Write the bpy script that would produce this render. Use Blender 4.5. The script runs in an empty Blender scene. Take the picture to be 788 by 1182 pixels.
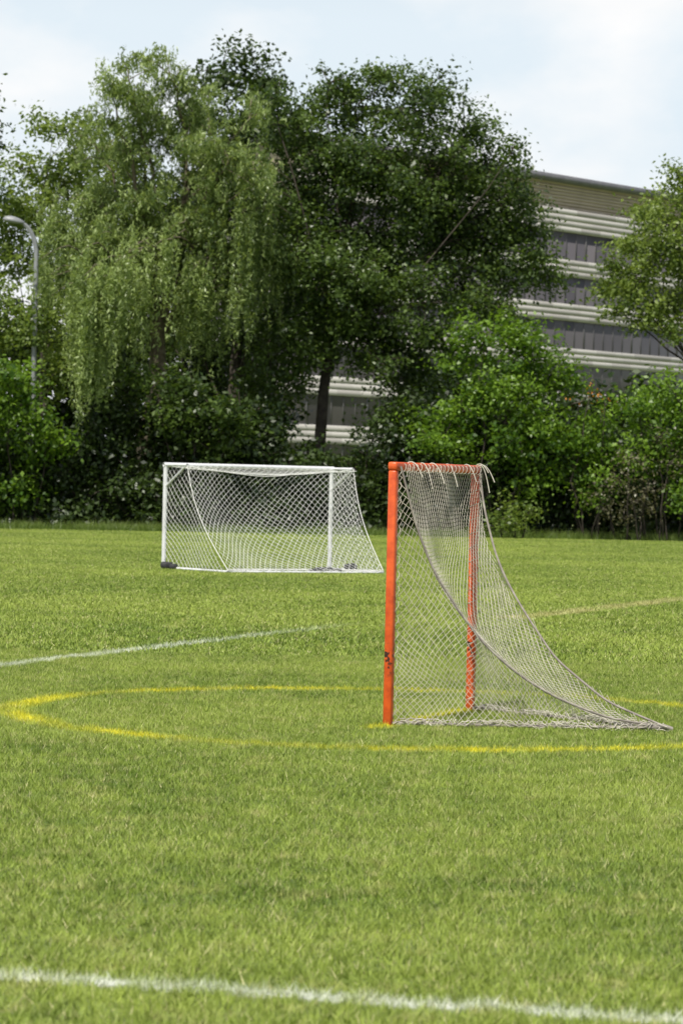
import bpy, bmesh, math, numpy as np
from mathutils import Vector, Matrix, noise
rng = np.random.default_rng(7)
scn = bpy.context.scene
COL = scn.collection

# ------------------------------------------------------------------ helpers
def link(o, parent=None):
    COL.objects.link(o)
    if parent: o.parent = parent
    return o
def empty(name, loc=(0,0,0)):
    e = bpy.data.objects.new(name, None); e.empty_display_size = .3
    COL.objects.link(e); return e
def np_mesh(name, V, F, attrs=None, mat=None, smooth=False):
    me = bpy.data.meshes.new(name)
    V = np.asarray(V, dtype=np.float32); F = np.asarray(F, dtype=np.int32)
    n = F.shape[1]
    me.vertices.add(len(V)); me.vertices.foreach_set("co", V.ravel())
    me.loops.add(F.size); me.loops.foreach_set("vertex_index", F.ravel())
    me.polygons.add(len(F))
    me.polygons.foreach_set("loop_start", np.arange(0, F.size, n, dtype=np.int32))
    me.polygons.foreach_set("loop_total", np.full(len(F), n, dtype=np.int32))
    if attrs:
        for k, a in attrs.items():
            at = me.attributes.new(k, 'FLOAT', 'POINT')
            at.data.foreach_set("value", np.asarray(a, dtype=np.float32))
    me.update(calc_edges=True)
    if smooth:
        me.polygons.foreach_set("use_smooth", np.ones(len(F), dtype=bool))
    if mat: me.materials.append(mat)
    return me
class Tubes:
    def __init__(s): s.V=[]; s.F=[]; s.n=0
    def add(s, pts, rad, k=6):
        pts = np.asarray(pts, float); m=len(pts)
        if np.isscalar(rad): rad=[rad]*m
        t = np.gradient(pts, axis=0)
        t /= np.linalg.norm(t,axis=1)[:,None]+1e-9
        ref = np.array([1.,0,0]) if abs(t[0][0])<.7 else np.array([0,1.,0])
        a = np.cross(t, ref); a/= np.linalg.norm(a,axis=1)[:,None]+1e-9
        b = np.cross(t, a)
        ang = np.arange(k)*2*math.pi/k
        ring = (pts[:,None,:] + (a[:,None,:]*np.cos(ang)[None,:,None] + b[:,None,:]*np.sin(ang)[None,:,None])*np.asarray(rad)[:,None,None])
        s.V.append(ring.reshape(-1,3))
        i,j = np.meshgrid(np.arange(m-1), np.arange(k), indexing='ij')
        q = np.stack([i*k+j, i*k+(j+1)%k, (i+1)*k+(j+1)%k, (i+1)*k+j],-1).reshape(-1,4)+s.n
        s.F.append(q); s.n += m*k
    def obj(s, name, mat, parent=None):
        me = np_mesh(name, np.concatenate(s.V), np.concatenate(s.F), mat=mat, smooth=True)
        return link(bpy.data.objects.new(name, me), parent)
def box_mesh(name, boxes, M=None, mat=None, parent=None, bevel=0):
    V=[];F=[];n=0
    for (x0,x1,y0,y1,z0,z1) in boxes:
        V += [(x0,y0,z0),(x1,y0,z0),(x1,y1,z0),(x0,y1,z0),(x0,y0,z1),(x1,y0,z1),(x1,y1,z1),(x0,y1,z1)]
        F += [(n,n+3,n+2,n+1),(n+4,n+5,n+6,n+7),(n,n+1,n+5,n+4),(n+1,n+2,n+6,n+5),(n+2,n+3,n+7,n+6),(n+3,n,n+4,n+7)]
        n+=8
    me = np_mesh(name, V, F, mat=mat)
    o = link(bpy.data.objects.new(name, me), parent)
    if M is not None: o.matrix_local = M
    if bevel:
        b=o.modifiers.new("bevel",'BEVEL'); b.width=bevel; b.segments=2
    return o
def curve_obj(name, polys, r, mat, parent=None, res=0, spline='POLY'):
    cu = bpy.data.curves.new(name,'CURVE'); cu.dimensions='3D'; cu.bevel_depth=r; cu.bevel_resolution=res
    cu.use_fill_caps=True
    for p in polys:
        sp = cu.splines.new('POLY'); sp.points.add(len(p)-1)
        a = np.ones((len(p),4)); a[:,:3]=p
        sp.points.foreach_set("co", a.ravel())
    cu.materials.append(mat)
    return link(bpy.data.objects.new(name, cu), parent)

# ------------------------------------------------------------------ node helper
class NT:
    def __init__(s, nt): s.nt=nt; s.N=nt.nodes; s.L=nt.links
    def new(s, t, **kw):
        n=s.N.new(t)
        for k,v in kw.items(): setattr(n,k,v)
        return n
    def put(s, sock, v):
        if isinstance(v, bpy.types.NodeSocket): s.L.new(v, sock)
        elif v is not None: sock.default_value = v
    def math(s, op, a, b=None, c=None, clamp=False):
        n=s.new('ShaderNodeMath', operation=op); n.use_clamp=clamp
        s.put(n.inputs[0],a); s.put(n.inputs[1],b)
        if c is not None: s.put(n.inputs[2],c)
        return n.outputs[0]
    def noise(s, vec, scale, detail=3, rough=.5, dist=0):
        n=s.new('ShaderNodeTexNoise'); s.put(n.inputs['Vector'],vec)
        n.inputs['Scale'].default_value=scale; n.inputs['Detail'].default_value=detail
        n.inputs['Roughness'].default_value=rough; n.inputs['Distortion'].default_value=dist
        return n.outputs['Fac']
    def mix(s, f, a, b):
        n=s.new('ShaderNodeMix', data_type='RGBA')
        s.put(n.inputs[0],f); s.put(n.inputs[6],a); s.put(n.inputs[7],b); return n.outputs[2]
    def rng(s, v, a,b,c,d):
        n=s.new('ShaderNodeMapRange'); s.put(n.inputs[0],v)
        for i,x in enumerate((a,b,c,d)): n.inputs[i+1].default_value=x
        return n.outputs[0]
def c4(c): return (c[0],c[1],c[2],1)
def base_mat(name):
    m=bpy.data.materials.new(name); m.use_nodes=True
    nt=NT(m.node_tree); bs=m.node_tree.nodes['Principled BSDF']
    return m,nt,bs
def worn_mat(name, col, col2, scale=8, rough=.5, lo=.45, hi=.7, bump=0, metallic=0, scuff=False):
    m,nt,bs=base_mat(name)
    tc=nt.new('ShaderNodeTexCoord')
    f=nt.rng(nt.noise(tc.outputs['Object'],scale,5,.6),lo,hi,0,1)
    c=nt.mix(f,c4(col),c4(col2))
    if scuff:
        sp=nt.new('ShaderNodeSeparateXYZ'); nt.L.new(tc.outputs['Object'],sp.inputs[0]); z=sp.outputs[2]
        band=nt.math('MULTIPLY',nt.rng(z,.34,.40,0,1),nt.rng(z,.52,.60,1,0))
        k=nt.math('MULTIPLY',nt.rng(nt.noise(tc.outputs['Object'],22,3,.6),.50,.56,0,1),band)
        k2=nt.rng(nt.noise(tc.outputs['Object'],30,4,.7),.66,.70,0,.8)
        k3=nt.math('MULTIPLY',nt.rng(z,.0,.10,1,0),.5)
        k=nt.math('MAXIMUM',nt.math('MAXIMUM',k,k2),k3)
        c=nt.mix(k,c,(.05,.025,.02,1))
    nt.put(bs.inputs['Base Color'], c)
    bs.inputs['Roughness'].default_value=rough; bs.inputs['Metallic'].default_value=metallic
    if bump:
        b=nt.new('ShaderNodeBump'); b.inputs['Strength'].default_value=bump
        nt.put(b.inputs['Height'],nt.noise(tc.outputs['Object'],scale*4,4)); nt.put(bs.inputs['Normal'],b.outputs[0])
    return m
def leaf_mat(name, dark, light, trans=.35, extra=None):
    m,nt,bs=base_mat(name)
    at=nt.new('ShaderNodeAttribute', attribute_name='tint')
    col=nt.mix(at.outputs['Fac'],c4(dark),c4(light))
    nt.put(bs.inputs['Base Color'],col); bs.inputs['Roughness'].default_value=.42
    bs.inputs['Specular IOR Level'].default_value=.5
    tr=nt.new('ShaderNodeBsdfTranslucent')
    nt.put(tr.inputs[0], nt.mix(.5,col,c4([light[0]*1.5,light[1]*1.5,light[2]*.6])))
    mx=nt.new('ShaderNodeMixShader'); mx.inputs[0].default_value=trans
    nt.L.new(bs.outputs[0],mx.inputs[1]); nt.L.new(tr.outputs[0],mx.inputs[2])
    nt.L.new(mx.outputs[0], nt.N['Material Output'].inputs[0])
    return m

# ------------------------------------------------------------------ world / light
SUN_EL=math.radians(60); sx,sy=-.42,-.907
w=bpy.data.worlds.new("World"); scn.world=w; w.use_nodes=True
nt=NT(w.node_tree); bg=w.node_tree.nodes['Background']
sky=nt.new('ShaderNodeTexSky'); sky.sky_type='NISHITA'; sky.sun_disc=False
sky.sun_elevation=SUN_EL; sky.sun_rotation=math.atan2(sx,sy); sky.air_density=1.0; sky.dust_density=2.0
tc=nt.new('ShaderNodeTexCoord')
mp=nt.new('ShaderNodeMapping'); mp.inputs['Scale'].default_value=(1,1,2.0); mp.inputs['Location'].default_value=(.62,0,.2)
nt.L.new(tc.outputs['Generated'],mp.inputs[0])
sp=nt.new('ShaderNodeSeparateXYZ'); nt.L.new(tc.outputs['Generated'],sp.inputs[0])
cf=nt.rng(nt.noise(mp.outputs[0],7.5,8,.5,.15),.40,.56,0,1)
hazecol=nt.mix(cf,(8.9,10.0,10.8,1),(11.4,11.4,11.4,1))
haze=nt.rng(sp.outputs[2],.15,.36,.95,.0)
hi_cloud=nt.mix(nt.math('MULTIPLY',cf,.25),sky.outputs[0],(8,8,8,1))
col=nt.mix(haze,hi_cloud,hazecol)
nt.put(bg.inputs[0],col); bg.inputs[1].default_value=.09
S=Vector((sx*math.cos(SUN_EL),sy*math.cos(SUN_EL),math.sin(SUN_EL)))
ld=bpy.data.lights.new("sun",'SUN'); ld.energy=5.0; ld.angle=math.radians(.53); ld.color=(1,.955,.87)
lo=link(bpy.data.objects.new("sun",ld)); lo.rotation_mode='QUATERNION'; lo.rotation_quaternion=S.to_track_quat('Z','Y'); lo.location=(-20,-60,80)

# ------------------------------------------------------------------ camera
cd=bpy.data.cameras.new("camera"); cam=link(bpy.data.objects.new("camera",cd)); scn.camera=cam
cd.sensor_fit='VERTICAL'; cd.sensor_height=36; cd.sensor_width=24; cd.lens=106.6; cd.clip_end=5000; cd.clip_start=.1
cam.matrix_world = Matrix.Translation((0,0,1.7)) @ Matrix.Rotation(math.radians(90-.54),4,'X') @ Matrix.Rotation(math.radians(1.3),4,'Z')
cd.dof.use_dof=True; cd.dof.focus_distance=24; cd.dof.aperture_fstop=6.0

scn.view_settings.view_transform='Standard'; scn.view_settings.look='None'; scn.view_settings.exposure=0

# ------------------------------------------------------------------ field markings + grass shading
def markings(nt):
    geo=nt.new('ShaderNodeNewGeometry'); sp=nt.new('ShaderNodeSeparateXYZ'); nt.L.new(geo.outputs['Position'],sp.inputs[0])
    P=geo.outputs['Position']; x,y=sp.outputs[0],sp.outputs[1]
    lowf=nt.noise(P,1.0,1,.5)
    wob=nt.math('MULTIPLY',nt.math('SUBTRACT',nt.noise(P,9,1,.6),.5),.11)
    wb=nt.math('ADD',wob,nt.math('MULTIPLY',nt.math('SUBTRACT',lowf,.5),.16))
    def soft(d,hw,edge=.05):
        return nt.rng(d,hw-edge*.5,hw+edge,1,0)
    def seg(p,q,hw,fade=.4):
        L=math.dist(p,q); dx,dy=(q[0]-p[0])/L,(q[1]-p[1])/L
        rx=nt.math('SUBTRACT',x,p[0]); ry=nt.math('SUBTRACT',y,p[1])
        t=nt.math('ADD',nt.math('MULTIPLY',rx,dx),nt.math('MULTIPLY',ry,dy))
        d=nt.math('ABSOLUTE',nt.math('ADD',nt.math('ADD',nt.math('MULTIPLY',rx,-dy),nt.math('MULTIPLY',ry,dx)),wb))
        m=soft(d,hw)
        m=nt.math('MULTIPLY',m,nt.rng(t,-.15,.05,0,1)); m=nt.math('MULTIPLY',m,nt.rng(t,L-fade,L+fade,1,0))
        return m
    n1=nt.rng(nt.noise(P,7,2,.7),.34,.60,.25,1)
    n2=nt.rng(lowf,.38,.58,.4,1)
    w1=seg((-8,12.05),(8,7.93),.055)
    w2=seg((-7.4,14.0),(-.6,34.2),.09,3.0)
    white=nt.math('MAXIMUM',w1,nt.math('MULTIPLY',w2,.9))
    white=nt.math('MULTIPLY',white,n1)
    rx=nt.math('SUBTRACT',x,.45); ry=nt.math('SUBTRACT',y,22.2)
    r=nt.math('SQRT',nt.math('ADD',nt.math('MULTIPLY',rx,rx),nt.math('MULTIPLY',ry,ry)))
    ring=soft(nt.math('ABSOLUTE',nt.math('ADD',nt.math('SUBTRACT',r,2.8),wb)),.085,.09)
    gl=seg((.25,21.05),(1.05,23.1),.06)
    yel=nt.math('MULTIPLY',nt.math('MAXIMUM',ring,gl),nt.math('MULTIPLY',n1,n2))
    tan=nt.math('MULTIPLY',seg((2.2,39.0),(9.5,58.5),.22),n2)
    return P,white,yel,tan,lowf
def grass_mat(name, blades):
    m,nt,bs=base_mat(name)
    P,white,yel,tan,lowf=markings(nt)
    a=nt.rng(nt.noise(P,.17,3,.65),.40,.60,0,1)
    b=nt.rng(nt.noise(P,1.9,3,.7),.36,.64,0,1)
    c=nt.rng(nt.noise(P,9,2,.65),.40,.60,0,1)
    G1=(.120,.200,.020); G2=(.275,.365,.055); G3=(.042,.092,.009); G4=(.50,.47,.19)
    col=nt.mix(b,c4(G1),c4(G2))
    col=nt.mix(nt.math('MULTIPLY',c,.66),col,c4(G3))
    col=nt.mix(nt.math('MULTIPLY',a,.55),col,c4((.345,.42,.08)))
    dry=nt.rng(nt.noise(P,3.4,3,.75),.54,.70,0,.65)
    col=nt.mix(dry,col,c4(G4))
    if blades:
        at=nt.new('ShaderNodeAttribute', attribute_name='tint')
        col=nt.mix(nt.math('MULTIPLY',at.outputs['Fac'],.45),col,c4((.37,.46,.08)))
        at2=nt.new('ShaderNodeAttribute', attribute_name='straw')
        col=nt.mix(at2.outputs['Fac'],col,c4((.58,.54,.28)))
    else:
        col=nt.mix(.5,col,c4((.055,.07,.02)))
    col=nt.mix(nt.math('MULTIPLY',tan,.5),col,c4((.58,.50,.26)))
    col=nt.mix(nt.math('MULTIPLY',white,.75),col,c4((.74,.76,.70)))
    col=nt.mix(nt.math('MULTIPLY',yel,.85),col,c4((.80,.72,.02)))
    nt.put(bs.inputs['Base Color'],col); bs.inputs['Roughness'].default_value=.55
    bs.inputs['Specular IOR Level'].default_value=.3
    return m
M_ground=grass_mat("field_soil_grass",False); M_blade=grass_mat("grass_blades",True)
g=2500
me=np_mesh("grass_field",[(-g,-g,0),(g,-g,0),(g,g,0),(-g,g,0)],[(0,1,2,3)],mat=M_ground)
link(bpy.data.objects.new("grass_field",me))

def blade_patch(name, n, size, h0, h1, wd, mat, lean=.5, seed=0, strawp=.05, clump=.6):
    r=np.random.default_rng(seed)
    p=np.zeros((n,3)); p[:,:2]=r.uniform(-size/2,size/2,(n,2))
    hn=np.array([.8*noise.noise(Vector((q[0]*9+seed*9,q[1]*9,0)))+.7*noise.noise(Vector((q[0]*24+seed*9,q[1]*24,3))) for q in p])
    h=r.uniform(h0,h1,n)*np.clip(1+clump*1.7*hn,.35,2.4)
    ang=r.uniform(0,2*math.pi,n); la=r.uniform(0,2*math.pi,n); ll=r.uniform(0,lean,n)*h*1.6
    wv=np.stack([np.cos(ang),np.sin(ang),np.zeros(n)],1)*(wd*r.uniform(.6,1.2,n)/2)[:,None]
    ld=np.stack([np.cos(la)*ll,np.sin(la)*ll,h],1)
    V=np.stack([p-wv,p+wv,p+ld],1).reshape(-1,3)
    T=np.arange(3*n).reshape(n,3)
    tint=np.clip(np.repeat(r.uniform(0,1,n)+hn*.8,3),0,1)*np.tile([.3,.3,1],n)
    straw=np.repeat((r.random(n)<strawp)*r.uniform(.4,1,n),3)
    me=np_mesh(name,V,T,{'tint':tint,'straw':straw},mat)
    return bpy.data.objects.new(name,me)
def scatter(name, pts, rots, objs, parent=None):
    c=bpy.data.collections.new(name+"_tufts")
    for o in objs: c.objects.link(o)
    me=bpy.data.meshes.new(name); me.vertices.add(len(pts)); me.vertices.foreach_set("co",np.asarray(pts,dtype=np.float32).ravel())
    at=me.attributes.new("rot",'FLOAT_VECTOR','POINT'); at.data.foreach_set("vector",np.asarray(rots,dtype=np.float32).ravel())
    me.update()
    o=link(bpy.data.objects.new(name,me),parent)
    ng=bpy.data.node_groups.new(name,'GeometryNodeTree')
    ng.interface.new_socket("Geometry",in_out='INPUT',socket_type='NodeSocketGeometry')
    ng.interface.new_socket("Geometry",in_out='OUTPUT',socket_type='NodeSocketGeometry')
    gi=ng.nodes.new('NodeGroupInput'); go=ng.nodes.new('NodeGroupOutput')
    ci=ng.nodes.new('GeometryNodeCollectionInfo'); ci.inputs['Collection'].default_value=c
    ci.inputs['Separate Children'].default_value=True; ci.inputs['Reset Children'].default_value=True
    iop=ng.nodes.new('GeometryNodeInstanceOnPoints'); iop.inputs['Pick Instance'].default_value=True
    na=ng.nodes.new('GeometryNodeInputNamedAttribute'); na.data_type='FLOAT_VECTOR'; na.inputs['Name'].default_value="rot"
    L=ng.links
    L.new(gi.outputs[0],iop.inputs['Points']); L.new(ci.outputs[0],iop.inputs['Instance'])
    L.new(na.outputs['Attribute'],iop.inputs['Rotation']); L.new(iop.outputs[0],go.inputs[0])
    md=o.modifiers.new("scatter",'NODES'); md.node_group=ng
    return o
def grass_zone(y0,y1,step,patches,name):
    pts=[];rots=[]
    for yy in np.arange(y0,y1,step):
        hw=.135*yy+2.5
        for xx in np.arange(-math.ceil(hw/step)*step,hw+step,step):
            pts.append((xx+rng.uniform(-.04,.04),yy+rng.uniform(-.04,.04),0)); rots.append((0,0,rng.integers(0,4)*math.pi/2+rng.uniform(-.1,.1)))
    pts=np.array(pts);rots=np.array(rots);pm=rng.permutation(len(pts))
    return scatter(name,pts[pm],rots[pm],patches)
gr=empty("grass")
a=grass_zone(6,30,1,[blade_patch(f"grass_tuft_{i}",8000,1.08,.014,.036,.0052,M_blade,.8,seed=i+1,strawp=.07) for i in range(5)],"near_blades"); a.parent=gr
b=grass_zone(30.5,106,2,[blade_patch(f"grass_tuft_{i}",5500,2.1,.018,.042,.017,M_blade,.8,seed=i+1,strawp=.05) for i in range(10,14)],"far_blades"); b.parent=gr

# ------------------------------------------------------------------ trees
M_bark=worn_mat("bark",(.045,.036,.028),(.10,.082,.062),3,.9,bump=.6)
M_barkw=worn_mat("willow_bark",(.11,.09,.06),(.24,.21,.15),3,.9,bump=.6)
M_leafD=leaf_mat("leaves_deep",(.020,.044,.009),(.130,.200,.040),.36)
M_leafW=leaf_mat("leaves_willow",(.070,.115,.032),(.34,.43,.15),.36)
M_leafB=leaf_mat("leaves_bright",(.045,.105,.010),(.20,.33,.032),.4)
M_leafY=leaf_mat("leaves_yellowgreen",(.07,.12,.02),(.25,.33,.07),.42)
M_leafH=leaf_mat("leaves_hedge",(.010,.024,.005),(.060,.100,.017),.26)
M_leafO=leaf_mat("leaves_oak",(.016,.034,.007),(.070,.115,.020),.3)
M_leafP=leaf_mat("leaves_dusty",(.09,.08,.05),(.24,.23,.13),.3)
M_flower=leaf_mat("blossom_orange",(.5,.16,.02),(.7,.30,.05),.3)

def unit(n,r=rng):
    v=r.normal(size=(n,3)); return v/np.linalg.norm(v,axis=1)[:,None]
def leaf_geo(C,L,W,up=.7,out=None,dirs=None):
    n=len(C); nn=unit(n)+np.array([0,0,up])
    if out is not None: nn+=out*.5
    nn/=np.linalg.norm(nn,axis=1)[:,None]
    a=dirs if dirs is not None else unit(n)+np.array([0,0,-.35])
    a=a-nn*np.sum(a*nn,1)[:,None]; a/=np.linalg.norm(a,axis=1)[:,None]+1e-9
    b=np.cross(nn,a)
    L=L[:,None]/2; W=W[:,None]/2
    V=np.stack([C-a*L, C+b*W-a*L*.15, C+a*L, C-b*W-a*L*.15],1).reshape(-1,3)
    F=np.arange(4*n).reshape(n,4)
    return V,F
def crown(lobes, leafL=.15, per=75, cden=9.0, shell=(.35,1.05), clr=(.28,.55), wood=None, twig=.012, up=.7, stray=.12, droop=0):
    Cs=[];Ts=[];Os=[]
    for (x,y,z,r) in lobes:
        k=max(4,int(cden*r*r)); c0=np.array([x,y,z])
        d=unit(k); d[:,2]=d[:,2]*.85+.08
        rad=r*rng.uniform(shell[0],shell[1],k)
        ss=rng.random(k)<stray; rad[ss]*=rng.uniform(1.1,1.4,ss.sum())
        cc=c0+d*rad[:,None]
        for i in range(k):
            cr=rng.uniform(*clr)*(.65 if ss[i] else 1)
            n=int(per*(cr/.42)**2*rng.uniform(.6,1.3))
            if n<3: continue
            pp=rng.normal(size=(n,3))*cr*np.array([.62,.62,.38])
            pp+=d[i]*(rng.normal(size=n)*cr*.55)[:,None]
            if droop: pp[:,2]-=droop*np.abs(rng.normal(size=n))*cr
            Cs.append(cc[i]+pp); Os.append(np.repeat(d[i][None],n,0))
            Ts.append(np.clip(rng.uniform(.0,.9)+rng.normal(size=n)*.2,0,1))
            if wood is not None and (i%2==0 or ss[i]):
                wood.add(bend(c0+d[i]*r*.1,cc[i]+d[i]*cr*.5,4,.1),[twig*2.2,twig*1.6,twig,twig*.4],4)
    C=np.concatenate(Cs);T=np.concatenate(Ts);O=np.concatenate(Os)
    L=leafL*rng.uniform(.6,1.3,len(C))
    return C,L,T,O
def bend(p,q,k=5,amt=.12,r=rng,sagz=0):
    p=np.asarray(p,float);q=np.asarray(q,float); t=np.linspace(0,1,k)[:,None]
    d=np.linalg.norm(q-p); off=r.normal(size=(1,3))*amt*d
    pts=p+(q-p)*t+off*np.sin(t*math.pi)*.6+ r.normal(size=(k,3))*d*.02*np.sin(t*math.pi)
    pts[:,2]+=np.sin(t[:,0]*math.pi)*sagz*d
    return pts
def leaf_obj(name,C,L,T,O,mat,parent,asp=.55,up=.7,dirs=None):
    V,F=leaf_geo(C,L,L*asp,up,O,dirs)
    me=np_mesh(name,V,F,{'tint':np.repeat(T,4)},mat)
    return link(bpy.data.objects.new(name,me),parent)
def tree(name, base, trunk_top, lobes, mat, r0=.3, bark=M_bark, hmin=.2, **kw):
    asp=kw.pop('asp',.6)
    e=empty(name); wd=Tubes()
    tp=bend(base,trunk_top,9,.05); wd.add(tp,np.linspace(r0,r0*.3,9),10)
    for (x,y,z,r) in lobes:
        h=np.clip((z-base[2])*rng.uniform(.45,.72)/(trunk_top[2]-base[2]),hmin,.95)
        i=int(h*8); s=tp[i]
        rr=r0*(1-.7*h)*rng.uniform(.2,.36)
        wd.add(bend(s,(x,y,z),7,.09,sagz=.05),np.linspace(rr,rr*.3,7),6)
    C,L,T,O=crown(lobes,wood=wd,**kw)
    print(name,len(C))
    wd.obj("trunk_and_limbs",bark,e)
    leaf_obj("foliage",C,L,T,O,mat,e,asp)
    return e
def lob(seq, y0, dy):
    return [(x,y0+rng.uniform(-dy,dy),z,r) for (x,z,r) in seq]

# main tree, centre
tree("elm_tree",(-1.3,106,0),(.4,106,13.5), lob([(.15,15.0,1.5),(2.25,14.9,1.6),(-1.7,14.0,1.5),(4.0,14.1,1.2),(1.0,16.1,.8),(-.8,15.6,.9),(3.0,15.6,.7),(-2.6,15.0,.8),
  (4.7,12.9,1.3),(5.5,11.5,1.2),(6.4,9.7,1.0),(5.4,9.3,1.2),(7.1,9.2,.6),(6.2,10.8,.9),(2.9,12.6,1.8),(.8,12.6,1.9),(-1.6,12.0,1.7),(3.0,10.4,1.8),(.9,10.3,1.8),(-1.7,9.6,1.6),
  (2.4,8.0,1.6),(.8,7.9,1.4),(-2.4,7.6,1.3),(4.2,8.6,1.3),(3.2,6.8,1.0),(1.8,6.9,.9),(5.2,8.0,.9),(-.6,8.0,1.3),(-1.9,6.7,.9),(-.3,12.9,1.5),(2.2,11.5,1.6),(4.2,11.2,1.4),(-3.0,10.8,1.2),(-3.3,5.4,.9),
  (-.4,7.0,.9),(1.0,6.9,.9),(-1.4,7.6,1.0),(.3,9.0,1.5),(-.9,10.8,1.6),(1.7,9.3,1.5),(4.8,10.2,1.3),(-.1,7.8,1.1),(2.9,5.8,.8),(2.2,5.4,.8),(6.0,12.3,.8),(5.6,13.3,.6),
  (-1.5,6.3,.75),(-.6,6.3,.7),(.4,6.2,.7),(1.3,5.9,.7),(-2.6,5.8,.8),(-2.5,4.6,.7),(1.9,4.6,.7),(2.5,4.1,.8),(-1.7,5.3,.45)],106,1.8),
  M_leafD,r0=.26,hmin=.5,cden=15,per=95,leafL=.165,droop=.5)
# darker tree behind the willow
tree("oak_tree",(-3.9,111,0),(-3.7,111,13), lob([(-4.8,16.7,1.0),(-3.3,16.5,1.2),(-4.0,14.6,1.7),(-5.4,15.0,1.2),(-2.4,14.6,1.3),(-4.2,12,2),(-2.6,12,1.6),(-3.4,9.5,2),(-5.2,9.6,1.6),(-2.0,8.7,1.5),
   (-3.8,7.2,1.7),(-5.8,7,1.6),(-2.9,6.4,1.2),(-6.2,11.5,1.5),(-7,9,1.5),(-7.8,6.8,1.4),(-8.6,5.2,1.3),(-1.2,8.8,1.3),(0,9.8,1.4),(-3.4,5.0,1.1),(-.5,7.4,.9),(.9,7.5,.9)],111,1.6),M_leafO,r0=.3,cden=11,per=65,leafL=.22)
# light trees at far left
tree("ash_tree",(-11.5,113,0),(-11,113,12), lob([(-10.4,14.3,1.3),(-11.6,13.0,1.2),(-9.4,13.6,1.2),(-12.6,11.9,1.2),(-10.4,12.2,1.5),(-12.4,10.9,1.1),(-9.2,11,1.4),(-11.4,11.3,1.1),(-12.2,9.8,1.1),(-11.2,9.4,1.0),
   (-9.6,8.2,1.6),(-12,5.6,1.3),(-10,5.8,1.5),(-8.4,12.4,1.2)],113,1.5),M_leafY,r0=.22,cden=13,per=70,leafL=.19)
tree("ash_tree",(-14.9,110,0),(-14.4,110,13), lob([(-13.3,15.4,.8),(-13.4,13.8,1.1),(-14.5,14.4,1.4),(-14.6,12,1.7),(-13.3,12.2,.9),(-13.9,10.4,1.1),(-14.6,8.5,1.5)],110,1.2),M_leafD,r0=.25,cden=13,per=70,leafL=.19)
tree("ash_tree",(-12.0,100.6,0),(-11.7,100.4,7.0), lob([(-11.4,7.5,.7),(-10.3,6.7,.8),(-12.2,7.4,1.0),(-11.1,6.2,1.0),(-10.0,6.0,.8),(-12.4,6.0,1.2),(-9.6,6.9,.6)],99.9,.4),M_leafY,r0=.14,cden=15,per=70,leafL=.17)
# right tree
tree("linden_tree",(14.0,108,0),(13.4,108,10.5), lob([(11.8,12.5,.9),(12.9,12.8,1.2),(10.8,11.6,.9),(11.7,11.0,1.3),(10.0,10.5,.8),(10.9,9.9,1.1),(12.2,9.5,1.4),(10.1,8.9,.9),(11.2,8.3,.9),(12.7,8.0,1.0),(9.6,8.0,.5),
   (13.8,10.5,1.6),(14.8,12,1.5),(15,9,1.6),(9.5,9.5,.65),(10.5,7.6,.6),(9.3,8.8,.4),(11.5,7.3,.7)],108,1.2),M_leafY,r0=.25,hmin=.5,cden=17,per=90,leafL=.165)

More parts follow.
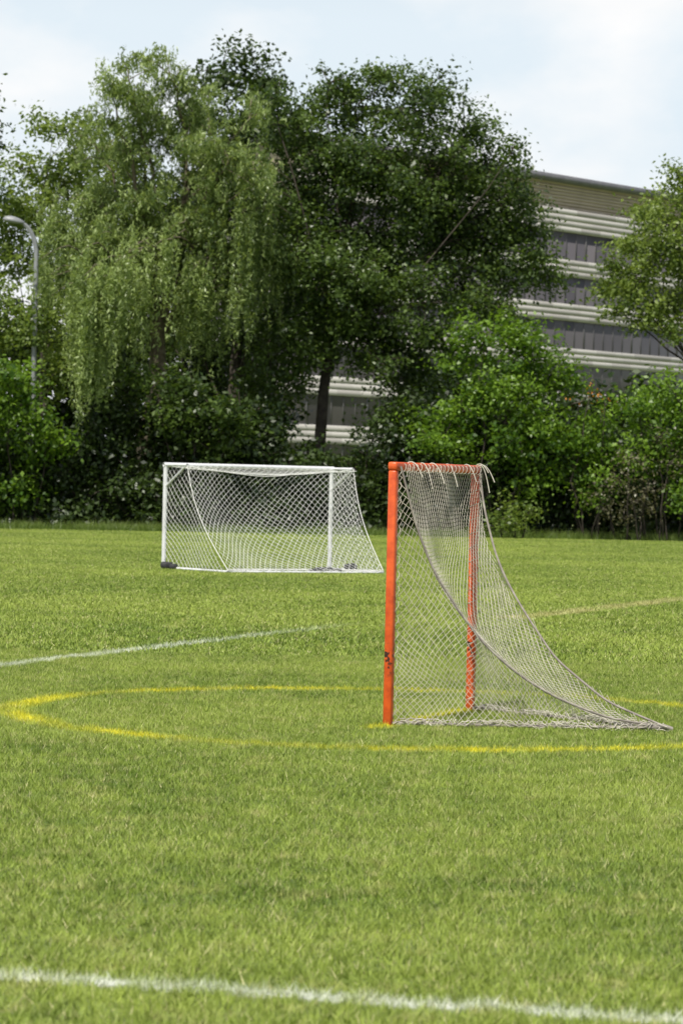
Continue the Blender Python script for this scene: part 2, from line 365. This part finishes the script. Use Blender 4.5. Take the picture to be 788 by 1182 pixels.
# willow
def willow():
    e=empty("willow_tree"); wd=Tubes(); base=np.array([-6.5,103.5,0]); fork=np.array([-6.3,103.3,8.2])
    wd.add(bend(base,fork,8,.04),np.linspace(.42,.25,8),10)
    tips=[(-7.4,15.0),(-6.1,15.3),(-4.9,14.5),(-8.8,13.2),(-8.0,14.5),(-5.5,13.4),(-3.4,13.9),(-4.0,12.4),(-9.3,11.4),(-9.7,10.0),(-7.6,12.2),(-6.6,13.9),(-3.2,11.6),(-9.3,9.5),(-7.9,9.8),(-6.4,11.4),(-4.9,10.6),(-2.9,9.4),(-9.8,8.4),(-8.4,8.0),(-5.5,9.2),(-6.9,8.6),(-4.2,8.6),(-7.0,10.4),(-8.5,11.0)]
    C=[];D=[];T=[];L=[]
    def strand(p,ln,dens,g0,arcr=.45):
        out=unit(1)[0]; out[2]=0
        n=max(4,int(ln*dens)); t=np.sort(rng.uniform(0,1,n)); s=t*ln
        arc=1-np.exp(-s/arcr)
        sway=rng.uniform(0,6)
        pts=p+out*(arc*arcr*1.1)[:,None]+np.stack([.07*np.sin(t*4+sway),.07*np.cos(t*4+sway),-s+arc*arcr*.9],1)
        pts+=rng.normal(size=(n,3))*.05
        C.append(pts); D.append(rng.normal(size=(n,3))*.5+np.array([0,0,-1.])); T.append(np.clip(g0+rng.normal(size=n)*.2,0,1)); L.append(rng.uniform(.13,.24,n))
    for (x,z) in tips:
        tip=np.array([x,103.3+rng.uniform(-2.4,1.8),z])
        rr=rng.uniform(.07,.13)
        br=bend(fork+np.array([0,0,rng.uniform(-2,.3)]),tip,9,.08,sagz=.14)
        wd.add(br,np.linspace(rr,.02,9),6)
        starts=[]
        for k in range(11):
            s=br[rng.integers(4,9)]
            d=unit(1)[0]; d[2]=abs(d[2])*.7; q=s+d*rng.uniform(.5,1.8)
            tw=bend(s,q,5,.1,sagz=.2); wd.add(tw,np.linspace(.02,.007,5),4)
            starts+= [tw[2],tw[3],tw[4]]
        for s in starts:
            group=rng.uniform(.0,1)
            low=s[2]<11
            long_=rng.uniform(.35,1.2) if (rng.random()<.65 or not low) else rng.uniform(1.6,4.0)
            arcr=rng.uniform(.25,.8)
            for j in range(rng.integers(6,12)):
                p=s+rng.normal(size=3)*np.array([.2,.2,.15]); ln=min(long_*rng.uniform(.5,1.1),p[2]-2.6)
                if ln<.3: continue
                strand(p,ln,20,group,arcr)
    for (x,ztop,zbot,m,y0) in [(-7.9,8.6,2.7,66,98.6),(-8.9,8.2,4.0,50,98.9),(-8.4,7.6,3.2,56,98.4),(-9.5,8.2,5.2,36,99.6),(-7.2,8.4,4.8,40,99.3),(-4.2,8.6,5.2,40,101.6),(-3.4,9.6,5.6,36,102),(-5.2,8.8,5.4,36,101.4),(-6.2,9.4,6.0,34,100.6),(-3.0,11.2,8.0,30,102)]:
        for q in range(4):
            xx=x+rng.normal()*.38; yy=y0+rng.uniform(-.5,.7); g0=rng.uniform(.2,1); zt=ztop+rng.normal()*.5; zb=zbot+abs(rng.normal())*1.0
            wd.add(bend((x+1.0,y0+1.8,zt+.2),(xx,yy,zt),6,.05,sagz=.18),np.linspace(.03,.01,6),4)
            for j in range(m//3):
                p=np.array([xx+rng.normal()*.2,yy+rng.normal()*.25,zt+rng.normal()*.35]); strand(p,(zt-zb)*rng.uniform(.4,1.05),18,g0,.15)
    C=np.concatenate(C);D=np.concatenate(D);T=np.concatenate(T);L=np.concatenate(L)
    wd.obj("trunk_and_limbs",M_barkw,e)
    leaf_obj("foliage",C,L,T,unit(len(C)),M_leafW,e,asp=.27,up=.5,dirs=D)
    print("willow leaves",len(C))
willow()

def shrub(name,lobes,mat,base=None,asp=.6,**kw):
    e=empty(name); wd=Tubes()
    for (x,y,z,r) in lobes:
        b=(x+rng.normal()*.4,y+.5,0) if base is None else (base[0]+rng.normal()*.2,base[1]+rng.normal()*.2,0)
        wd.add(bend(b,(x,y,z),6,.08),np.linspace(.035,.012,6),5)
    C,L,T,O=crown(lobes,wood=wd,**kw)
    k=C[:,2]>.03; C,L,T,O=C[k],L[k],T[k],O[k]
    print(name,len(C))
    wd.obj("stems",M_bark,e); leaf_obj("foliage",C,L,T,O,mat,e,asp); return e
edge=lambda x: 99.0+.25*x
shrub("maple_sapling",lob([(4.7,6.7,.9),(5.7,6.3,.9),(3.9,5.9,.9),(5.0,5.0,1.3),(6.7,5.1,1.0),(7.5,5.4,.5),(3.7,4.2,1.1),(6.0,3.6,1.3),(7.3,3.3,1.1),(4.7,2.7,1.3),(5.4,7.1,.45),(6.4,5.9,.6),(3.2,3.0,.9),(2.6,3.6,.7),(6.4,1.8,.9)],101.8,.9),M_leafB,base=(5.2,102.3),cden=15,per=85,leafL=.175)
shrub("elder_shrub",lob([(-4.6,3.9,.9),(-5.4,4.6,.8),(-3.6,3.3,.8),(-4.2,2.6,.9),(-5.6,3.4,.8),(-6.3,4.9,.7)],99.8,.5),M_leafD,base=(-4.6,100.2),cden=16,per=80,leafL=.19)
shrub("ivy_shrub",lob([(-10.8,5.0,1.0),(-11.8,4.0,1.3),(-10.1,3.6,1.1),(-11.3,2.4,1.2),(-9.6,2.6,.9),(-12.6,5.4,1.1),(-10.3,1.2,1.0),(-12.0,1.2,1.1)],98.0,.5),M_leafB,cden=13,per=75,leafL=.19)
shrub("lilac_shrub",lob([(10.5,5.1,.8),(9.9,4.2,.9),(11.3,4.4,1.0),(11.4,3.0,1.2),(8.6,4.1,.6),(8.9,3.0,.8),(12.3,2.2,1.2),(10.2,2.9,1.0),(12.2,5.0,.9),(11.4,1.4,1.1),(8.6,1.8,.8),(7.8,2.2,.8)],101.6,.5),M_leafB,cden=15,per=80,leafL=.17)
shrub("dry_bramble",lob([(9.2,2.0,.6),(9.9,1.4,.7),(8.6,1.2,.6),(10.8,2.6,.5),(10.4,3.4,.5),(9.5,2.8,.4),(9.4,.7,.6)],100.7,.4),M_leafP,cden=17,per=40,leafL=.11)
shrub("trumpet_vine",lob([(8.2,4.9,.3),(8.7,4.7,.25),(7.9,4.6,.2)],101.1,.2),M_flower,cden=50,per=5,leafL=.11)
shrub("young_shrub",lob([(5.6,.7,.5),(6.1,.8,.4),(5.2,.5,.4)],99.9,.2),M_leafY,cden=24,per=60,leafL=.15)
H=[]
for x in np.arange(-16,17.5,.7):
    top=3.9 if not(-2.2<x<1.4) else 2.75
    if x<-9 or x>9: top=2.6
    for z in np.arange(.3,top,.7):
        H.append((x+rng.uniform(-.35,.35),edge(x)+2.2+rng.uniform(-.3,.3)+z*.3,z+rng.uniform(-.25,.25),rng.uniform(.65,1.05)))
shrub("hedge",H,M_leafH,cden=12,per=60,leafL=.19,stray=.2)
B=[]
for x in np.arange(-22,23,1.4):
    top=7.5 if x<-3.4 else (1.9 if x<1.9 else (6.0 if x<7 else 4.4))
    for z in np.arange(.6,top,1.2):
        B.append((x+rng.uniform(-.5,.5),116+rng.uniform(-1.5,1.5),z+rng.uniform(-.3,.3),rng.uniform(1.1,1.5)))
shrub("background_trees",B,M_leafH,cden=8,per=35,leafL=.32,clr=(.4,.7))

# rough grass along the edge of the field
M_rough=leaf_mat("rough_grass",(.06,.12,.015),(.28,.36,.09),.35)
tall=[blade_patch(f"tall_tuft_{i}",420,1.1,.10,.30,.016,M_rough,.6,seed=40+i) for i in range(4)]
pts=[];rots=[]
for x in np.arange(-17,18,.5):
    dens=.5+.5*noise.noise(Vector((x*.45,1,0)))+(.3 if x>6 or -9<x<-5 else 0)
    for k in range(4):
        if rng.random()>dens: continue
        pts.append((x+rng.uniform(-.3,.3),edge(x)+.3+k*.45+rng.uniform(-.3,.3),0)); rots.append((0,0,rng.uniform(0,6.28)))
scatter("rough_grass",pts,rots,tall)

# ------------------------------------------------------------------ office building
def building():
    e=empty("office_building")
    M=Matrix(((.62,-.785,0,15.9),(.785,.62,0,270),(0,0,1,0),(0,0,0,1)))
    M_glass,nt,bs=base_mat("window_glass"); tc=nt.new('ShaderNodeTexCoord')
    sp=nt.new('ShaderNodeSeparateXYZ'); nt.L.new(tc.outputs['Object'],sp.inputs[0])
    cell=nt.new('ShaderNodeTexWhiteNoise'); cell.noise_dimensions='2D'
    cb=nt.new('ShaderNodeCombineXYZ'); nt.put(cb.inputs[0],nt.math('FLOOR',nt.math('DIVIDE',sp.outputs[0],1.6))); nt.put(cb.inputs[1],nt.math('FLOOR',nt.math('DIVIDE',sp.outputs[2],4.0)))
    nt.L.new(cb.outputs[0],cell.inputs['Vector'])
    nt.put(bs.inputs['Base Color'],nt.mix(cell.outputs['Value'],(.075,.070,.078,1),(.125,.115,.120,1)))
    bs.inputs['Roughness'].default_value=.3; bs.inputs['Specular IOR Level'].default_value=.3
    def clad(name,c1,c2):
        m,nt,bs=base_mat(name); tc=nt.new('ShaderNodeTexCoord')
        sp=nt.new('ShaderNodeSeparateXYZ'); nt.L.new(tc.outputs['Object'],sp.inputs[0])
        cell=nt.new('ShaderNodeTexWhiteNoise'); cell.noise_dimensions='2D'
        row=nt.math('FLOOR',nt.math('DIVIDE',sp.outputs[2],.5))
        cb=nt.new('ShaderNodeCombineXYZ')
        nt.put(cb.inputs[0],nt.math('FLOOR',nt.math('DIVIDE',nt.math('ADD',sp.outputs[0],nt.math('MULTIPLY',row,1.3)),3.2))); nt.put(cb.inputs[1],row)
        nt.L.new(cb.outputs[0],cell.inputs['Vector'])
        nt.put(bs.inputs['Base Color'],nt.mix(cell.outputs['Value'],c4(c1),c4(c2))); bs.inputs['Roughness'].default_value=.85
        return m
    M_wh=clad("cladding_panels",(.32,.305,.285),(.47,.455,.425))
    M_gap=worn_mat("cladding_joint",(.24,.23,.22),(.27,.26,.25),1,.9)
    M_tan=worn_mat("louver_tan",(.44,.37,.28),(.38,.32,.24),.5,.7)
    M_dk=worn_mat("roof_trim",(.13,.13,.145),(.17,.17,.18),1,.6)
    M_mu=worn_mat("mullion_grey",(.10,.096,.098),(.13,.125,.125),1,.6)
    a0,a1,dp=-32,70,12
    box_mesh("glazing",[(a0+.3,a1-.3,.12,dp-.3,0,24.93)],M,M_glass,e)
    bands=[(24.9,27.0)]+[(max(.02,24.9-4*k),24.9-4*k+1.55) for k in range(1,7)]
    courses=[];back=[]
    for z0,z1 in bands:
        n=max(1,round((z1-z0)/.5)); h=(z1-z0)/n
        back.append((a0+.03,a1-.03,.03,dp-.03,z0+.002,z1-.002))
        for i in range(n):
            courses.append((a0,a1,0,dp,z0+i*h+.02,z0+(i+1)*h-.02))
    box_mesh("joints",back,M,M_gap,e)
    box_mesh("spandrels",courses,M,M_wh,e)
    mull=[]
    for k in range(0,6):
        z0=24.9-4*k-2.45
        for i,a in enumerate(np.arange(a0+1.6,a1,1.6)):
            wd=.06 if i%5 else .16
            mull.append((a-wd/2,a+wd/2,.08,.14,z0+.004,z0+2.446))
    box_mesh("mullions",mull,M,M_mu,e)
    box_mesh("penthouse",[(a0+.6,a1-.6,.75,dp-.6,27.0,29.4)],M,M_tan,e)
    box_mesh("louvers",[(a0+.5,a1-.5,.64,.745,z,z+.2) for z in np.arange(27.12,29.3,.3)],M,M_tan,e)
    box_mesh("roof",[(a0-.2,a1+.2,-.1,dp+.3,29.4,30.0)],M,M_dk,e)
building()

# ------------------------------------------------------------------ street lamp
def street_lamp():
    e=empty("street_lamp"); m=worn_mat("weathered_steel",(.27,.28,.29),(.20,.21,.22),5,.5,metallic=.1)
    X,Y=-10.15,99.2; t=Tubes()
    t.add([(X,Y,0),(X,Y,5),(X,Y,9.15)],[.12,.09,.075],12)
    arc=[(X,Y,9.0)]+[(X-.62*(1-math.cos(a)),Y-.1*math.sin(a),9.0+1.0*math.sin(a)) for a in np.linspace(.2,1.45,9)]
    t.add(arc,[.055]*len(arc),8)
    arc2=[(X,Y,8.5)]+[(X-.5*(1-math.cos(a)),Y-.1*math.sin(a),8.5+1.4*math.sin(a)) for a in np.linspace(.2,1.4,9)]
    t.add(arc2,[.03]*len(arc2),6)
    t.obj("pole_and_arm",m,e)
    bm=bmesh.new(); bmesh.ops.create_uvsphere(bm,u_segments=20,v_segments=12,radius=1)
    for v in bm.verts:
        k=v.co.x; v.co.z = v.co.z*(.15 if v.co.z>0 else .08)*(1-.25*k); v.co.y*=.18*(1-.3*k); v.co.x*=.37
    me=bpy.data.meshes.new("lamp_head"); bm.to_mesh(me); bm.free(); me.materials.append(m)
    for p in me.polygons: p.use_smooth=True
    o=link(bpy.data.objects.new("lamp_head",me),e); o.location=(X-.74,Y-.1,10.02); o.rotation_euler=(0,math.radians(10),0)
street_lamp()

# ------------------------------------------------------------------ net helper
def net_strands(inside, fmap, prange, qrange, sp, k=1.0, step=.03):
    polys=[]
    p0,p1=prange;q0,q1=qrange
    def run(ps,qs):
        cur=[]
        for p,q in zip(ps,qs):
            if inside(p,q): cur.append(fmap(p,q))
            else:
                if len(cur)>1: polys.append(cur)
                cur=[]
        if len(cur)>1: polys.append(cur)
    for s in (1,-1):
        span=(p1-p0)*k
        for c in np.arange(q0-span,q1+span,sp*math.sqrt(1+k*k)):
            ps=np.arange(p0,p1+step,step)
            run(ps,c+s*k*(ps-p0))
    return polys
def n3(v,sc,seed=0):
    return np.array(noise.noise_vector(Vector((v[0]*sc+seed,v[1]*sc,v[2]*sc))))
M_orange=worn_mat("orange_paint",(.76,.12,.02),(.48,.055,.012),9,.4,.42,.70,bump=.1,scuff=True)
M_net=worn_mat("net_cord",(.62,.58,.49),(.38,.35,.29),4,.85)
M_rope=worn_mat("edge_rope",(.22,.195,.17),(.40,.37,.31),10,.85)

def smooth_curve(P,n=60):
    P=np.array(P,float); d=np.r_[0,np.cumsum(np.linalg.norm(np.diff(P,axis=0),axis=1))]
    t=np.linspace(0,d[-1],n); Q=np.stack([np.interp(t,d,P[:,i]) for i in range(3)],1)
    for _ in range(6): Q[1:-1]=.25*Q[:-2]+.5*Q[1:-1]+.25*Q[2:]
    return Q
def lacrosse_goal():
    e=empty("lacrosse_goal"); H=1.83
    a=np.array([.36,21.34]); b=np.array([1.01,23.03]); ap=np.array([2.33,21.35,.03])
    wd=.031
    d=(b-a)/np.linalg.norm(b-a); ang=math.atan2(d[1],d[0])
    for nm,p in (("near_post",a),("far_post",b)):
        M=Matrix.Translation((p[0],p[1],0))@Matrix.Rotation(ang,4,'Z')
        box_mesh(nm,[(-wd,wd,-wd,wd,0,H-.03)],M,M_orange,e,bevel=.012)
    M=Matrix.Translation((a[0],a[1],H))@Matrix.Rotation(ang,4,'Z')
    ln=np.linalg.norm(b-a)
    cb=worn_mat("orange_paint_bar",(.76,.12,.02),(.48,.055,.012),9,.4,.45,.72,bump=.1)
    box_mesh("crossbar",[(-wd,ln+wd,-wd-.004,wd+.004,-.03,.03)],M,cb,e,bevel=.014)
    A=smooth_curve([(a[0]+.05,a[1],H),(.47,21.34,1.62),(.53,21.34,1.40),(.66,21.34,1.09),(.84,21.34,.82),(1.03,21.34,.58),(1.27,21.34,.38),(1.53,21.34,.228),(1.90,21.345,.09),tuple(ap)])
    B=smooth_curve([(b[0]+.03,b[1],H),(1.07,22.9,1.55),(1.16,22.7,1.19),(1.24,22.55,1.0),(1.34,22.4,.82),(1.58,22.1,.457),(1.93,21.7,.178),tuple(ap)])
    polys=[]
    def side(p0,C,seed):
        v=ap[:2]-p0; Ls=np.linalg.norm(v); v=v/Ls; nrm=np.array([-v[1],v[0]])
        s=(C[:,:2]-p0)@v; zz=C[:,2]; o=np.argsort(s); s=s[o];zz=zz[o]; off=((C[:,:2]-p0)@nrm)[o]
        ins=lambda p,q: 0.01<q<np.interp(p,s,zz) and p>.02
        def f(p,q):
            top=np.interp(p,s,zz); u=min(1,max(0,q/max(top,.05)))
            base=p0+v*p; wv=n3((p,q,0),2.4,seed)*.07
            qq=q*(1-.10*(1-u)*math.sin(math.pi*u)*2) - .04*math.sin(p*7+seed)*math.sin(math.pi*u)
            sg=.05*math.sin(math.pi*u)
            bb=base+nrm*(np.interp(p,s,off)*u**1.5+wv[0]+sg*(1 if seed==1 else -1)*.6)+v*(wv[1]*.9+.03*math.sin(q*6+p*3)*math.sin(math.pi*u))
            return (bb[0],bb[1],max(.012,qq+wv[2]*.7))
        return net_strands(ins,f,(0,Ls),(0,H),.034,k=1.35,step=.022)
    polys+=side(a,A,1); polys+=side(b,B,5)
    arc=np.r_[0,np.cumsum(np.linalg.norm(np.diff((A+B)/2,axis=0),axis=1))]
    W=np.linalg.norm(A-B,axis=1); Lb=arc[-1]
    def ins(p,q): return 0<q<Lb and abs(p)<np.interp(q,arc,W)/2
    def fb(p,q):
        w_=max(np.interp(q,arc,W),.02); u=p/w_+.5; i=[np.interp(q,arc,A[:,k]) for k in range(3)]; j=[np.interp(q,arc,B[:,k]) for k in range(3)]
        r=np.array(i)*(1-u)+np.array(j)*u
        wv=n3((p,q,0),2.0,9)*.05
        sg=math.sin(math.pi*u)*.10*w_*math.sin(math.pi*min(1,q/Lb))
        return (r[0]-sg+wv[0],r[1]+wv[1],max(.012,r[2]-sg*.5+wv[2]))
    polys+=net_strands(ins,fb,(-.95,.95),(0,Lb),.036,k=1.2,step=.025)
    curve_obj("net",polys,.0017,M_net,e)
    curve_obj("edge_ropes",[A,B],.0085,M_rope,e,res=2)
    hel=[]
    t=np.arange(0,H-.05,.012); hel.append(np.stack([b[0]+.006+.045*np.cos(t*60),b[1]+.045*np.sin(t*60),t+.02],1))
    hel.append(np.stack([a[0]+.045+.012*np.cos(t*60),a[1]-.005+.012*np.sin(t*60),t+.02],1))
    t=np.arange(0.05,ln,.01); q=a+d*t[:,None]; nr=np.array([-d[1],d[0]])
    hel.append(np.stack([q[:,0]-nr[0]*.02*np.cos(t*75)+.04,q[:,1]-nr[1]*.02*np.cos(t*75),H-.01+.03*np.sin(t*75)],1))
    curve_obj("lacing",hel,.0024,M_net,e)
    rail=[np.array([(a[0],a[1],.02),(1.3,21.33,.02),tuple(ap)]),np.array([(b[0],b[1],.02),(1.7,22.15,.02),tuple(ap)])]
    curve_obj("ground_rail",rail,.012,M_rope,e,res=2)
    hem=[]
    for r0,r1 in ((a,ap[:2]),(b,ap[:2])):
        for k in range(6):
            t=np.linspace(.03,1,90); pp=r0+(r1-r0)*t[:,None]
            hem.append(np.stack([pp[:,0]+.03*np.sin(t*40+k*2),pp[:,1]+.035*np.cos(t*55+k),.03+.022*np.sin(t*63+k*1.7)+.01*np.sin(t*151+k)],1))
    curve_obj("gathered_hem",hem,.0032,M_net,e)
    ls=[]
    for (x,y,dx,dz) in [(1.02,22.98,.13,-.12),(1.0,22.95,.10,-.05),(1.02,22.9,.09,-.2),(.62,22.0,.12,-.14),(.55,21.8,.10,-.18),(.45,21.55,.12,-.1),(.75,22.4,.1,-.16),(.9,22.7,.1,-.12)]:
        t=np.linspace(0,1,10); ls.append(np.stack([x+dx*t,y-.05*t,1.85+.03*np.sin(t*3)+dz*t**2],1))
    curve_obj("tie_strings",ls,.004,M_net,e,res=1)
    curve_obj("tail_knot",[np.array([(2.23,21.35,.03),(2.30,21.34,.04),(2.36,21.35,.02)])],.018,M_rope,e,res=2)
lacrosse_goal()

# ------------------------------------------------------------------ soccer goal
def soccer_goal():
    e=empty("soccer_goal"); H=1.98
    M_w=worn_mat("white_aluminium",(.74,.75,.76),(.62,.62,.62),6,.35)
    M_nw=worn_mat("white_net",(.80,.80,.77),(.70,.70,.66),3,.8)
    M_rub=worn_mat("black_rubber",(.025,.025,.027),(.05,.05,.05),10,.7)
    FL=np.array([-3.34,57.4,0]);FR=np.array([-.21,59.15,0]); BL=np.array([-2.05,55.65,0]);BR=np.array([.82,57.3,0])
    up=np.array([0,0,H]); TL=FL+up+np.array([.44,-.62,0]); TR=FR+up+np.array([.42,-.62,0])
    t=Tubes()
    def bar(p,q,r,k=12): t.add([p,(np.array(p)+q)/2,q],[r]*3,k)
    bar(FL,FL+up,.042);bar(FR,FR+up,.042)
    dd=(FR-FL)/np.linalg.norm(FR-FL)*.045
    bar(FL+up-dd,FR+up+dd,.042)
    bar(FL+up,TL,.026);bar(FR+up,TR,.026)
    bar(FL+up+(TL-FL-up)*.97, FL+np.array([0,0,H-.42]),.018); bar(FR+up+(TR-FR-up)*.97, FR+np.array([0,0,H-.42]),.018)
    z=np.array([0,0,.03])
    bar(FL+z,BL+z,.026);bar(FR+z,BR+z,.026);bar(BL+z,BR+z,.022)
    t.obj("frame",M_w,e)
    def prof(T,Bp):
        P=[];n=24; din=(T-Bp); din[2]=0
        for i in range(n+1):
            v=i/n; p=T*(1-v)+(Bp+np.array([0,0,.05]))*v
            P.append(p+din*.18*math.sin(math.pi*v))
        return np.array(P)
    A=prof(TL,BL);B=prof(TR,BR); arc=np.r_[0,np.cumsum(np.linalg.norm(np.diff(A,axis=0),axis=1))]; Lb=arc[-1]
    Wd=np.linalg.norm(TR-TL)
    inn=(FL-BL); inn[2]=0; inn/=np.linalg.norm(inn)
    def fb(p,q):
        u=p/Wd; q=min(q,Lb)
        i=np.array([np.interp(q,arc,A[:,k]) for k in range(3)]); j=np.array([np.interp(q,arc,B[:,k]) for k in range(3)])
        r=i*(1-u)+j*u; v=q/Lb
        wv=n3((p,q,0),.9,3)*.09
        s=math.sin(math.pi*u)
        r=r+inn*(.42*s*math.sin(math.pi*v)**.8)+wv
        r[2]-= .15*s*(1-v); r[2]=max(.02,r[2])
        return tuple(r)
    polys=net_strands(lambda p,q: 0<=p<=Wd and 0<=q<=Lb, fb,(0,Wd),(0,Lb),.092,k=1.15,step=.05)
    def ft(p,q):
        u=p/Wd; v=min(q/.76,1)
        r=(FL+up)*(1-u)*(1-v)+(FR+up)*u*(1-v)+TL*(1-u)*v+TR*u*v
        r=r.copy(); r[2]-= .15*math.sin(math.pi*u)*v+.05*math.sin(math.pi*v); return tuple(r)
    polys+=net_strands(lambda p,q: 0<=p<=Wd and 0<=q<=.76, ft,(0,Wd),(0,.76),.092,k=1.0,step=.05)
    def side(F,C,Bp,seed):
        v=(Bp-F)[:2]; Ls=np.linalg.norm(v); v/=Ls
        s=(C[:,:2]-F[:2])@v; o=np.argsort(s)
        s2=np.r_[0,s[o]]; z2=np.r_[H,C[o,2]]; z2[1]=H
        def f(p,q):
            wv=n3((p,q,0),1.2,seed)*.07; b=F[:2]+v*p
            return (b[0]+wv[0],b[1]+wv[1],max(.02,q+wv[2]))
        return net_strands(lambda p,q: .0<q<np.interp(p,s2,z2) and 0<=p<=Ls, f,(0,Ls),(0,H),.092,k=1.0,step=.05)
    polys+=side(FL,A,BL,2)+side(FR,B,BR,6)
    curve_obj("net",polys,.0038,M_nw,e)
    curve_obj("net_edge_ropes",[A,B,np.array([fb(p,0) for p in np.linspace(0,Wd,20)])],.008,M_nw,e,res=1)
    sl=[]
    for k in range(7):
        u=np.linspace(0,1,60); p=BL+(BR-BL)*u[:,None]+inn*(.02+.06*k)*np.sin(math.pi*u)[:,None]
        p[:,2]=.05+.03*np.abs(np.sin(u*37+k)); p[:,1]+=.05*np.sin(u*50+k*2); sl.append(p)
    curve_obj("net_slack",sl,.0042,M_nw,e)
    def bag(c,sx_,sy_,sz_,rot):
        bm=bmesh.new(); bmesh.ops.create_uvsphere(bm,u_segments=16,v_segments=10,radius=1)
        for v in bm.verts:
            c_=v.co.copy()
            for i in range(3): c_[i]=math.copysign(abs(c_[i])**.65,c_[i])
            w_=1+.18*noise.noise(c_*1.7+Vector(tuple(c)))
            v.co=Vector((c_.x*sx_*w_,c_.y*sy_*w_,c_.z*sz_*w_))
        me=bpy.data.meshes.new("ballast_bag"); bm.to_mesh(me); bm.free(); me.materials.append(M_rub)
        for p in me.polygons: p.use_smooth=True
        o=link(bpy.data.objects.new("ballast_bag",me),e); o.location=c; o.rotation_euler=(0,0,rot)
    bag((-3.27,57.2,.08),.12,.08,.07,.3); bag((-3.13,57.05,.06),.09,.07,.06,1.2)
    bag((-.30,57.0,.06),.19,.1,.06,.2); bag((-.08,56.95,.05),.12,.1,.05,-.3); bag((.20,57.9,.09),.14,.09,.09,.8); bag((-.45,56.7,.05),.14,.1,.045,.4)
soccer_goal()
print("done")
